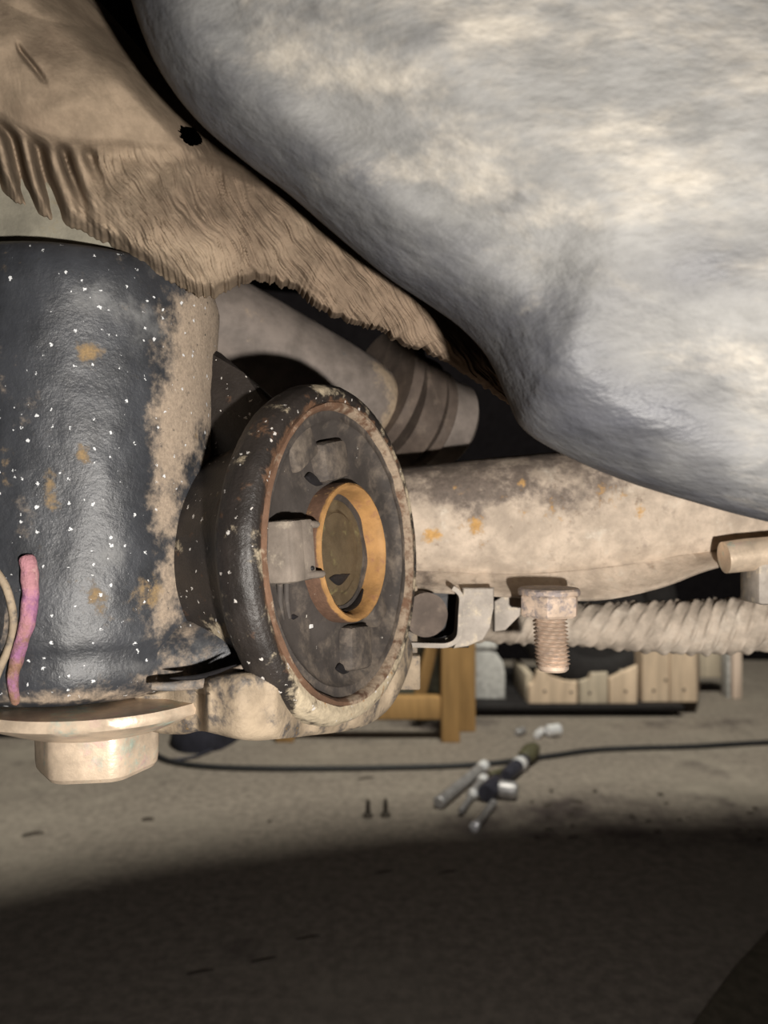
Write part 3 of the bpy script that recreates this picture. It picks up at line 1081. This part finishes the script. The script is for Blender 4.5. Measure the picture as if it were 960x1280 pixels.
Dk = 0.362
path = [(500, 806), (540, 807), (556, 807), (566, 804), (573, 797), (575, 786), (576, 765), (577, 748), (573, 740), (566, 735)]
strip([P(*interp(path, k / 40), Dk) for k in range(41)], 0.016, 0.0021, M['bracket'], 'strap', brk)
b = MB()
path = [(578, 735), (618, 735), (617, 760), (613, 785), (604, 800), (585, 808), (566, 811), (572, 800), (577, 786), (578, 760)]
b.prism([P(x, y, 0.3665) for x, y in path], (0, 0.004, 0), bev=0.0008)
b.build('side_plate', M['bracket'], brk)
b = MB()
b.lathe([(0.002, 0.0), (0.0075, 0.0), (0.0095, 0.0015), (0.0100, 0.004), (0.0100, 0.014), (0.003, 0.014)], P(522, 764, 0.372), (0.25, -1, 0), seg=40)
b.build('boss', M['washer'], brk)['label'] = 'round grey boss behind the eye'
b = MB()
b.box(P(545, 772, 0.392), (0.016, 0.002, 0.0145), None, bev=0.0005)  # added black plate standing in for the dark of the opening
b.build('opening_shade', M['black'], brk)['label'] = 'black plate added as the dark inside the strap opening'
b = MB()
b.box(P(562, 799, 0.372), (0.0022, 0.0014, 0.0008), None, bev=0.0004)
b.build('crumb', M['pale'], brk)
b = MB()
b.prism([P(x, y, 0.376) for x, y in ((618, 752), (640, 738), (655, 738), (650, 770), (632, 788), (618, 790))], (0, 0.004, 0), bev=0.0008)
b.build('rear_ear', M['bracket'], brk)

# ------------------------------------------------------------------ threaded bolt with nut
bt = P(687, 800, 0.352)
tb = thing('threaded_bolt', P(688, 838, 0.352), 'pale brown threaded bolt with hex nut hanging under the crossmember', 'bolt')
b = MB()
b.lathe([(0.004, 0), (0.0128, 0), (0.0136, 0.0008), (0.0136, 0.0026), (0.0128, 0.0034), (0.004, 0.0034)], P(686, 741, 0.354) - Vector((0, 0, 0.0012)), (0, 0, 1), seg=48,
        wob=lambda r, h, a, k: (r * (1 + 0.03 * nz(math.cos(a) * 3, math.sin(a) * 3, k)), h))
b.build('washer', M['bolt'], tb, dirt={'dark': lambda p: 0.35})
b = MB()
rows = []
zn = P(686, 742, 0.354).z
for hz, rr in ((zn, 0.0128), (zn - 0.0008, 0.0134), (zn - 0.0085, 0.0134), (zn - 0.0096, 0.0124)):
    row = []
    for j in range(60):
        a = math.radians(14) + 2 * math.pi * j / 60
        sect = ((a - math.radians(14)) % (math.pi / 3)) - math.pi / 6
        hexr = min(rr * 0.885 / math.cos(sect), rr)
        row.append(Vector((bt.x + math.cos(a) * hexr, bt.y + math.sin(a) * hexr, hz)))
    rows.append(row)
b.grid(rows, close_u=True, cap0=True, cap1=True)
b.build('nut', M['bolt'], tb, angle=20, dirt={'dark': lambda p: 0.18})
b = MB()
zt = P(687, 766, 0.352).z
zbm = P(687, 838, 0.352).z
lean = 0.0016
NT = 150
SEG = 40
pitch = (zt - zbm) / 14.5
rows = []
for k in range(NT + 1):
    f = k / NT
    z = zt + (zbm - zt) * f
    row = []
    for j in range(SEG):
        a = 2 * math.pi * j / SEG
        ph = ((z / pitch) + j / SEG) % 1.0
        tri = abs(ph - 0.5) * 2
        r = 0.0060 + 0.0017 * tri
        if f > 0.90:
            r = 0.0068 - 0.0008 * sstep(0.96, 1.0, f)
        row.append(Vector((bt.x + lean * f + math.cos(a) * r, bt.y + math.sin(a) * r, z)))
    rows.append(row)
b.grid(rows, close_u=True, cap0=True, cap1=True)
b.build('threaded_shank', M['bolt'], tb, angle=70)

# ------------------------------------------------------------------ ribbed hose
hp = [(560, 772, 0.50), (640, 779, 0.49), (700, 781, 0.48), (780, 783, 0.47), (860, 784, 0.46), (930, 781, 0.45), (1020, 770, 0.44), (1100, 755, 0.44)]
NH = 560
cs = [P(*interp(hp, k / NH)) for k in range(NH + 1)]
hr = [interp([(0.0135,), (0.0130,), (0.0122,), (0.0145,), (0.0158,), (0.0160,), (0.0160,), (0.0160,)], k / NH)[0] for k in range(NH + 1)]


def hose_wob(r, i, a):
    s = i / NH * 30
    rid = max(0, math.cos(2 * math.pi * (s + a * 0.9)))
    bead = 0.6 + 0.4 * math.cos(a * 9 + s * 2)
    return r * (0.93 + 0.13 * rid * bead)


b = MB()
b.tube(cs, hr, seg=64, wob=hose_wob)
o = b.build('ribbed_hose', M['hose'], angle=80)
tag(o, 'dusty tan hose with slanted ribs running right behind the threaded bolt', 'hose')

# ------------------------------------------------------------------ workshop background
# low pallet under the crates, added in black as their shadow gap
pz = -0.470
pal = thing('shadow_pallet', (0.33, 2.15, FLOOR), 'low pallet added in black as the shadow under the wooden boxes', 'pallet')
for k in range(3):
    b = MB()
    b.box((0.33, 2.02 + 0.17 * k, pz - 0.006), (0.40, 0.075, 0.006), None, bev=0.002)
    b.build('deck_board', M['tyre'], pal)
for x in (0.0, 0.33, 0.68):
    b = MB()
    b.box((x, 2.19, FLOOR + 0.0095), (0.035, 0.19, 0.0085), None, bev=0.002)
    b.build('skid', M['tyre'], pal)


def plank(poly, y, th_, m, name, parent):
    bb = MB()
    bb.prism([Vector((x, y, z)) for x, z in poly], (0, th_, 0), bev=0.003)
    return bb.build(name, m, parent)


def nail(px, py, y, parent):
    bb = MB()
    p = P(px, py, y)
    bb.lathe([(0.0036, 0.003), (0.0036, -0.001), (0.003, -0.002), (0.0005, -0.0025)], p, (0, 1, 0), seg=12)
    return bb.build('nail', M['nail'], parent)


def XZ(px, py, y):
    p = P(px, py, y)
    return (p.x, p.z)


YF = 1.955
lowp = []
low_box = thing('wooden_box', (0.5, YF + 0.08, pz), 'low open box of pale boards in front of the tyre', 'box')
for poly, m_ in (([(661, 880), (661, 857), (668, 855), (671, 838), (681, 838), (690, 848), (706, 853), (722, 852), (722, 880)], 'board'),
                 ([(724, 880), (724, 852), (737, 851), (739, 842), (760, 841), (760, 880)], 'board2'),
                 ([(762, 880), (762, 848), (797, 832), (797, 880)], 'board')):
    po = [XZ(x, y, YF) for x, y in poly]
    po = [(x, max(z, pz)) for x, z in po]
    lowp.append(plank(po, YF, 0.02, M[m_], 'plank', low_box))
for sgn, px in ((0, 664), (1, 790)):
    b = MB()
    x = P(px, 870, YF).x
    b.box((x, YF + 0.125, pz + 0.035), (0.009, 0.10, 0.035), None, bev=0.002)
    b.build('side_board', M['board2'], low_box)
b = MB()
b.box(((P(664, 870, YF).x + P(790, 870, YF).x) / 2, YF + 0.125, pz + 0.006), (0.115, 0.10, 0.006), None, bev=0.002)
b.build('bottom_board', M['board2'], low_box)
for q, w_ in (((681, 864), 0), ((714, 865), 0), ((737, 866), 1), ((782, 864), 2)):
    nail(*q, YF, lowp[w_])

tallp = []
tall = thing('wooden_box', (0.72, 2.15, pz), 'tall box of pale nailed boards, right of the tyre', 'box')
YT = 1.975
x0, x1 = P(803, 0, YT).x, P(872, 0, YT).x
xm = x0 + (x1 - x0) * 0.5
for xa, xb in ((x0, xm - 0.001), (xm + 0.001, x1)):
    tallp.append(plank([(xa, pz), (xa, pz + 0.23), (xb, pz + 0.23), (xb, pz)], YT, 0.02, M['board'], 'plank', tall))
for q, w_ in (((832, 850), 0), ((817, 863), 0), ((855, 862), 1)):
    nail(*q, YT, tallp[w_])
b = MB()
b.prism([Vector((x1 - 0.002, YT, pz)), Vector((x1 - 0.002, YT, pz + 0.23)), Vector((x1 + 0.052, YT + 0.12, pz + 0.23)), Vector((x1 + 0.052, YT + 0.12, pz))], (-0.018, 0.01, 0), bev=0.002)
b.build('side_board', M['pinkboard'], tall)
b = MB()
b.prism([Vector((x0, YT + 0.022, pz)), Vector((x0, YT + 0.022, pz + 0.23)), Vector((x0, YT + 0.16, pz + 0.23)), Vector((x0, YT + 0.16, pz))], (0.018, 0.0, 0), bev=0.002)
b.build('side_board', M['board'], tall)

stand = thing('wooden_stand', (0.94, 2.20, FLOOR), 'narrow pale stand with a whitish post at the right end of the boxes', 'stand')
b = MB()
ys = 2.16
b.box((P(918, 0, ys).x, ys, FLOOR + 0.10), (0.012, 0.02, 0.10), None, bev=0.002)
b.build('post', M['pinkboard'], stand)
b = MB()
b.box((P(897, 0, ys).x, ys + 0.05, FLOOR + 0.12), (0.032, 0.01, 0.075), None, bev=0.002)
b.build('back_board', M['board2'], stand)
b = MB()
b.box((P(909, 0, ys).x, ys + 0.010, FLOOR + 0.10), (0.004, 0.022, 0.10), None, bev=0.001)
b.build('edge_strip', M['greyp'], stand)

# tyre standing in the low box
b = MB()
tc_ = P(745, 752, 2.07)
r_ = 0.206
tc_.z = pz + 0.012 + r_
pf = [(r_ * 0.62, -0.045), (r_ * 0.70, -0.055), (r_ * 0.88, -0.058), (r_ * 0.97, -0.050), (r_, -0.038), (r_, 0.038), (r_ * 0.97, 0.050), (r_ * 0.88, 0.058), (r_ * 0.70, 0.055), (r_ * 0.62, 0.045)]
ty = thing('tyre', (tc_.x, 2.08, pz + 0.012), 'black tyre standing in the low wooden box behind the threaded bolt', 'tyre')
b.lathe(pf, (tc_.x, 2.09, tc_.z), (0, 1, 0), seg=72, closed=True)
b.build('tyre_carcass', M['tyre'], ty)
b = MB()
b.lathe([(0.02, -0.02), (r_ * 0.60, -0.035), (r_ * 0.64, -0.045), (r_ * 0.64, 0.045), (0.02, 0.03)], (tc_.x, 2.09, tc_.z), (0, 1, 0), seg=48)
b.build('wheel_disc', M['tyre'], ty)

# grey panel box
gp = thing('grey_bin', (P(610, 0, 2.02).x, 2.1, pz), 'pale grey bin with a rounded corner, left of the low wooden box', 'bin')
pp = [(588, 880), (588, 810), (612, 812), (622, 818), (629, 828), (632, 842), (632, 880)]
b = MB()
po = [XZ(x, y, 2.0) for x, y in pp]
b.prism([Vector((x, 2.0, max(z, pz))) for x, z in po], (0, 0.14, 0), bev=0.006)
b.build('bin_body', M['greyp'], gp)
b = MB()
b.box((P(604, 0, 2.0).x, 2.07, P(0, 808, 2.0).z), (0.034, 0.075, 0.006), None, bev=0.003)
b.build('bin_lid', M['greyp'], gp)

# pine trestle
YTs = 1.755
tr = thing('pine_trestle', (0.10, YTs + 0.1, FLOOR), 'orange pine trestle on the concrete behind the bushing eye', 'trestle')
xa, xb = P(551, 0, YTs).x, P(574, 0, YTs).x
ztop = -0.06


def beam(c, half, m, name, parent, ax_=None):
    bb = MB()
    bb.box(c, half, ax_, bev=0.003)
    return bb.build(name, m, parent)


hl = (ztop - FLOOR) / 2
beam(((xa + xb) / 2, YTs, FLOOR + hl), ((xb - xa) / 2, 0.022, hl), M['pine'], 'leg', tr)
beam((P(583, 0, 1.82).x + 0.002, 1.84, FLOOR + hl), (0.019, 0.022, hl), M['pine'], 'leg', tr)
beam((xa - 0.34, YTs, FLOOR + hl), (0.02, 0.022, hl), M['pine'], 'leg', tr)
beam((xa - 0.34, 1.86, FLOOR + hl), (0.02, 0.022, hl), M['pine'], 'leg', tr)
beam((xa - 0.17, YTs + 0.004, P(0, 884, YTs).z), (0.185, 0.016, 0.0245), M['pine'], 'rail', tr)
beam((xa - 0.15, YTs + 0.05, ztop + 0.02), (0.26, 0.09, 0.02), M['pine'], 'top_beam', tr)
a_ = Vector((0.25, 0, 1)).normalized()
beam((xa - 0.012, 1.83, P(0, 800, 1.83).z), (0.014, 0.012, 0.13), M['pine'], 'brace', tr, (Vector((a_.z, 0, -a_.x)), Vector((0, 1, 0)), a_))
b = MB()
b.box((P(520, 0, 1.9).x, 1.93, FLOOR + 0.13), (0.09, 0.012, 0.13), None, bev=0.003)
o = b.build('green_panel', M['green'])
tag(o, 'dull green panel standing on the floor behind the pine trestle', 'panel')

# left: dark bag, and a black block standing in for a shadow strip
b = MB()
rows = []
bc_ = G(238, 948)
for i in range(13):
    f = i / 12
    z = FLOOR + 0.115 * f
    rr = math.sqrt(max(0.02, 1 - f ** 2.2))
    rows.append([Vector((bc_.x + 0.075 * rr * math.cos(a) * (1 + 0.12 * nz(math.cos(a) * 2, math.sin(a) * 2, f * 4)), bc_.y + 0.15 + 0.12 * rr * math.sin(a), z)) for a in [q * math.pi / 20 for q in range(40)]])
b.grid(rows, close_u=True, cap0=True, cap1=True)
o = b.build('tool_bag', M['fabric'])
tag(o, 'dark blue-black cloth bag on the floor behind the flange bolt', 'bag')
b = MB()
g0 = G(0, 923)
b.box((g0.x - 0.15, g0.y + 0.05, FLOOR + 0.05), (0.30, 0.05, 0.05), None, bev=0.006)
o = b.build('shade_block', M['tyre'])
tag(o, 'black block added as the shadow strip on the floor at the far left, behind the column', 'beam')

# cables
cp = [(188, 938), (200, 950), (222, 957), (265, 962), (330, 964), (410, 964), (480, 963), (560, 961), (620, 957), (690, 948), (740, 941), (800, 938), (870, 936), (960, 931), (1100, 926)]
b = MB()
b.tube([G(*interp(cp, k / 140), 0.0055) for k in range(141)], 0.0055, seg=10)
o = b.build('power_cable', M['cable'])
tag(o, 'long black cable snaking across the floor under the bushing eye to the right', 'cable')
cp = [(192, 944), (212, 952), (240, 949), (262, 941), (284, 930), (300, 922)]
b = MB()
b.tube([G(*interp(cp, k / 60), 0.004) for k in range(61)], 0.003, seg=8)
o = b.build('thin_cord', M['dsteel'])
tag(o, 'thin blue-grey cord curling on the floor beside the dark bag', 'cord')

# ------------------------------------------------------------------ tools in a heap on the floor


def rod_tool(name, p, q, prof_, label, cat, mats, up0=0.0, group=None):
    """a turned tool lying from floor pixel p to q; prof_: list of parts (name, [(r, f)], material)"""
    a, c = G(*p), G(*q)
    ra = prof_[0][1][0][0]
    a.z += up0
    c.z += up0
    d = (c - a)
    L_ = d.length
    dn = d.normalized()
    rmax = max(r for _, pr, _ in prof_ for r, _f in pr)
    off = Vector((0, 0, rmax))
    t_ = thing(name, ((a.x + c.x) / 2, (a.y + c.y) / 2, FLOOR + up0), label, cat, group)
    for pn, pr, m_ in prof_:
        bb = MB()
        bb.lathe([(r, f * L_) for r, f in pr], a + off, dn, seg=24)
        bb.build(pn, m_, t_)
    return t_


S, Cc, Dd = M['steel'], M['chrome'], M['dsteel']
rod_tool('extension_bar', (548, 1012), (607, 963), [('barrel', [(0.008, 0), (0.0105, 0.01), (0.0105, 0.82), (0.009, 0.86)], S), ('drive_end', [(0.007, 0.84), (0.011, 0.9), (0.0115, 0.97), (0.007, 1.0)], Cc)],
         'longest grey steel bar in the tool heap, pointing to lower left', 'tool', None)
rod_tool('short_bar', (576, 1021), (592, 998), [('shaft', [(0.004, 0), (0.005, 0.02), (0.005, 0.8)], S), ('ball_end', [(0.004, 0.78), (0.009, 0.86), (0.0095, 0.94), (0.004, 1.0)], Cc)],
         'short bar with a bright ball end just below the longest bar', 'tool', None)
rod_tool('long_socket', (588, 1002), (606, 978), [('socket_wall', [(0.007, 0), (0.0085, 0.05), (0.0085, 0.7)], S), ('bright_end', [(0.006, 0.68), (0.0095, 0.8), (0.0095, 0.93), (0.005, 1.0)], Cc)],
         'steel socket with a bright end lying against the longest bar', 'socket', None)
rod_tool('dark_socket', (607, 1004), (622, 990), [('socket_wall', [(0.014, 0), (0.0165, 0.1), (0.0165, 0.9), (0.013, 1)], Dd)], 'fat dark blue socket in the middle of the tool heap', 'socket', None)
rod_tool('socket_wrench', (622, 997), (647, 1000), [('wrench_head', [(0.010, 0), (0.0155, 0.12), (0.0155, 0.8), (0.012, 1.0)], S), ('drive_knob', [(0.006, -0.15), (0.009, -0.05), (0.009, 0.05)], Cc)],
         'stubby grey steel wrench head at the right of the heap', 'tool', None)
rod_tool('slim_bar', (592, 1041), (618, 1008), [('end_cap', [(0.004, 0), (0.008, 0.02), (0.008, 0.10), (0.005, 0.12)], Cc), ('shaft', [(0.0065, 0.1), (0.0065, 0.95), (0.004, 1.0)], S)],
         'slim bar reaching lowest in the tool heap, tip shining', 'tool', None)
rod_tool('black_handle', (632, 980), (657, 958), [('grip', [(0.010, 0), (0.0135, 0.1), (0.0135, 0.9), (0.01, 1.0)], Dd), ('chrome_band', [(0.0137, 0.55), (0.0143, 0.58), (0.0143, 0.74), (0.0137, 0.76)], Cc)],
         'black handle with a chrome band behind the tool heap', 'tool', None)
rod_tool('olive_knob', (655, 960), (668, 946), [('knob', [(0.008, 0), (0.016, 0.15), (0.018, 0.6), (0.012, 1.0)], M['olive'])], 'olive dark knob lying on the cable behind the tool heap', 'tool', None)
rod_tool('flat_rod', (612, 972), (634, 966), [('rod', [(0.004, 0), (0.006, 0.1), (0.006, 0.9), (0.004, 1)], M['olive'])], 'small olive rod between the longest bar and the black handle', 'tool', None)
rod_tool('shiny_socket', (684, 922), (699, 920), [('socket_wall', [(0.010, 0), (0.0135, 0.1), (0.0135, 0.85)], Cc), ('bright_end', [(0.012, 0.84), (0.0145, 0.9), (0.013, 1.0)], Cc)],
         'brightest chrome socket on the floor behind the cable', 'socket', None)
rod_tool('shiny_socket', (671, 924), (678, 917), [('socket_wall', [(0.007, 0), (0.0085, 0.1), (0.0085, 0.9), (0.006, 1.0)], Cc)], 'small chrome socket touching the left of the brightest one', 'socket', None)
rod_tool('shiny_socket', (646, 921), (655, 917), [('socket_wall', [(0.006, 0), (0.0085, 0.1), (0.0085, 0.9), (0.006, 1.0)], S)], 'dull lone socket left of the bright chrome pair', 'socket', None)

# two screws standing on their heads
for px, py, lb in ((460, 1021, 'dark screw standing on its head on the floor, left of the two'), (482, 1020, 'dark screw standing on its head on the floor, right of the two')):
    g = G(px, py)
    s = thing('screw', g, lb, 'screw')
    b = MB()
    b.lathe([(0.004, 0), (0.0085, 0.0), (0.0085, 0.003), (0.005, 0.007)], g, (0, 0, 1), seg=16)
    b.build('screw_head', M['chip'], s)
    b = MB()
    b.lathe([(0.0042, 0.006), (0.0036, 0.02), (0.003, 0.027), (0.001, 0.029)], g, (0, 0, 1), seg=12)
    b.build('screw_shank', M['chip'], s)

# debris
random.seed(11)


def chip(px, py, wx, wy, h, rz, lb, group=None):
    g = G(px, py)
    b_ = MB()
    ca, sa = math.cos(rz), math.sin(rz)
    rows_ = []
    for z, k in ((0, 1.0), (h * 0.6, 0.85), (h, 0.5)):
        rows_.append([g + Vector((ca * wx * k * math.cos(a) * (1 + 0.25 * nz(a, px, 0)) - sa * wy * k * math.sin(a), sa * wx * k * math.cos(a) + ca * wy * k * math.sin(a), z)) for a in [q * math.pi / 5 for q in range(10)]])
    b_.grid(rows_, close_u=True, cap0=True, cap1=True)
    o_ = b_.build('debris_chip', M['chip'])
    tag(o_, lb, 'debris', group)


chip(41, 1043, 0.017, 0.007, 0.003, 0.5, 'dark flake on the bare floor, leftmost of the flakes')
chip(185, 1025, 0.011, 0.006, 0.004, 0.0, 'dark crumb on the bare floor below the flange bolt')
chip(457, 973, 0.018, 0.006, 0.002, 0.4, 'dark flake just below the cable above the two screws')
chip(337, 1027, 0.005, 0.004, 0.002, 0, 'tiny dark grain on the floor left of the two screws')
for k in range(26):
    px = random.uniform(660, 950)
    py = random.uniform(985, 1050)
    chip(px, py, random.uniform(0.004, 0.011), random.uniform(0.003, 0.006), random.uniform(0.001, 0.003), random.uniform(0, 3), 'dark crumb scattered on the dirty floor right of the tool heap', 'crumbs right of the tool heap')
for px, py, lb in ((250, 1215, 'dark sliver lowest and leftmost on the shaded floor'), (330, 1200, 'dark sliver in the middle of three in a row on the shaded floor'),
                   (385, 1172, 'dark sliver at the upper right end of three in a row on the shaded floor'), (560, 1090, 'dark sliver just inside the shadow below the tool heap'),
                   (480, 1090, 'dark sliver just inside the shadow below the two screws')):
    chip(px, py, 0.016, 0.003, 0.0015, 0.35, lb, 'slivers on the shaded floor')

# thin dark sheet on the floor at lower right
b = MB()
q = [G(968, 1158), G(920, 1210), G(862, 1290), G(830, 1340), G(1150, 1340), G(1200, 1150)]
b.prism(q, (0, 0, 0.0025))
o = b.build('thin_sheet', M['dark_sheet'], smooth=False)
tag(o, 'thin dark sheet on the floor at the lower right corner', 'mat')
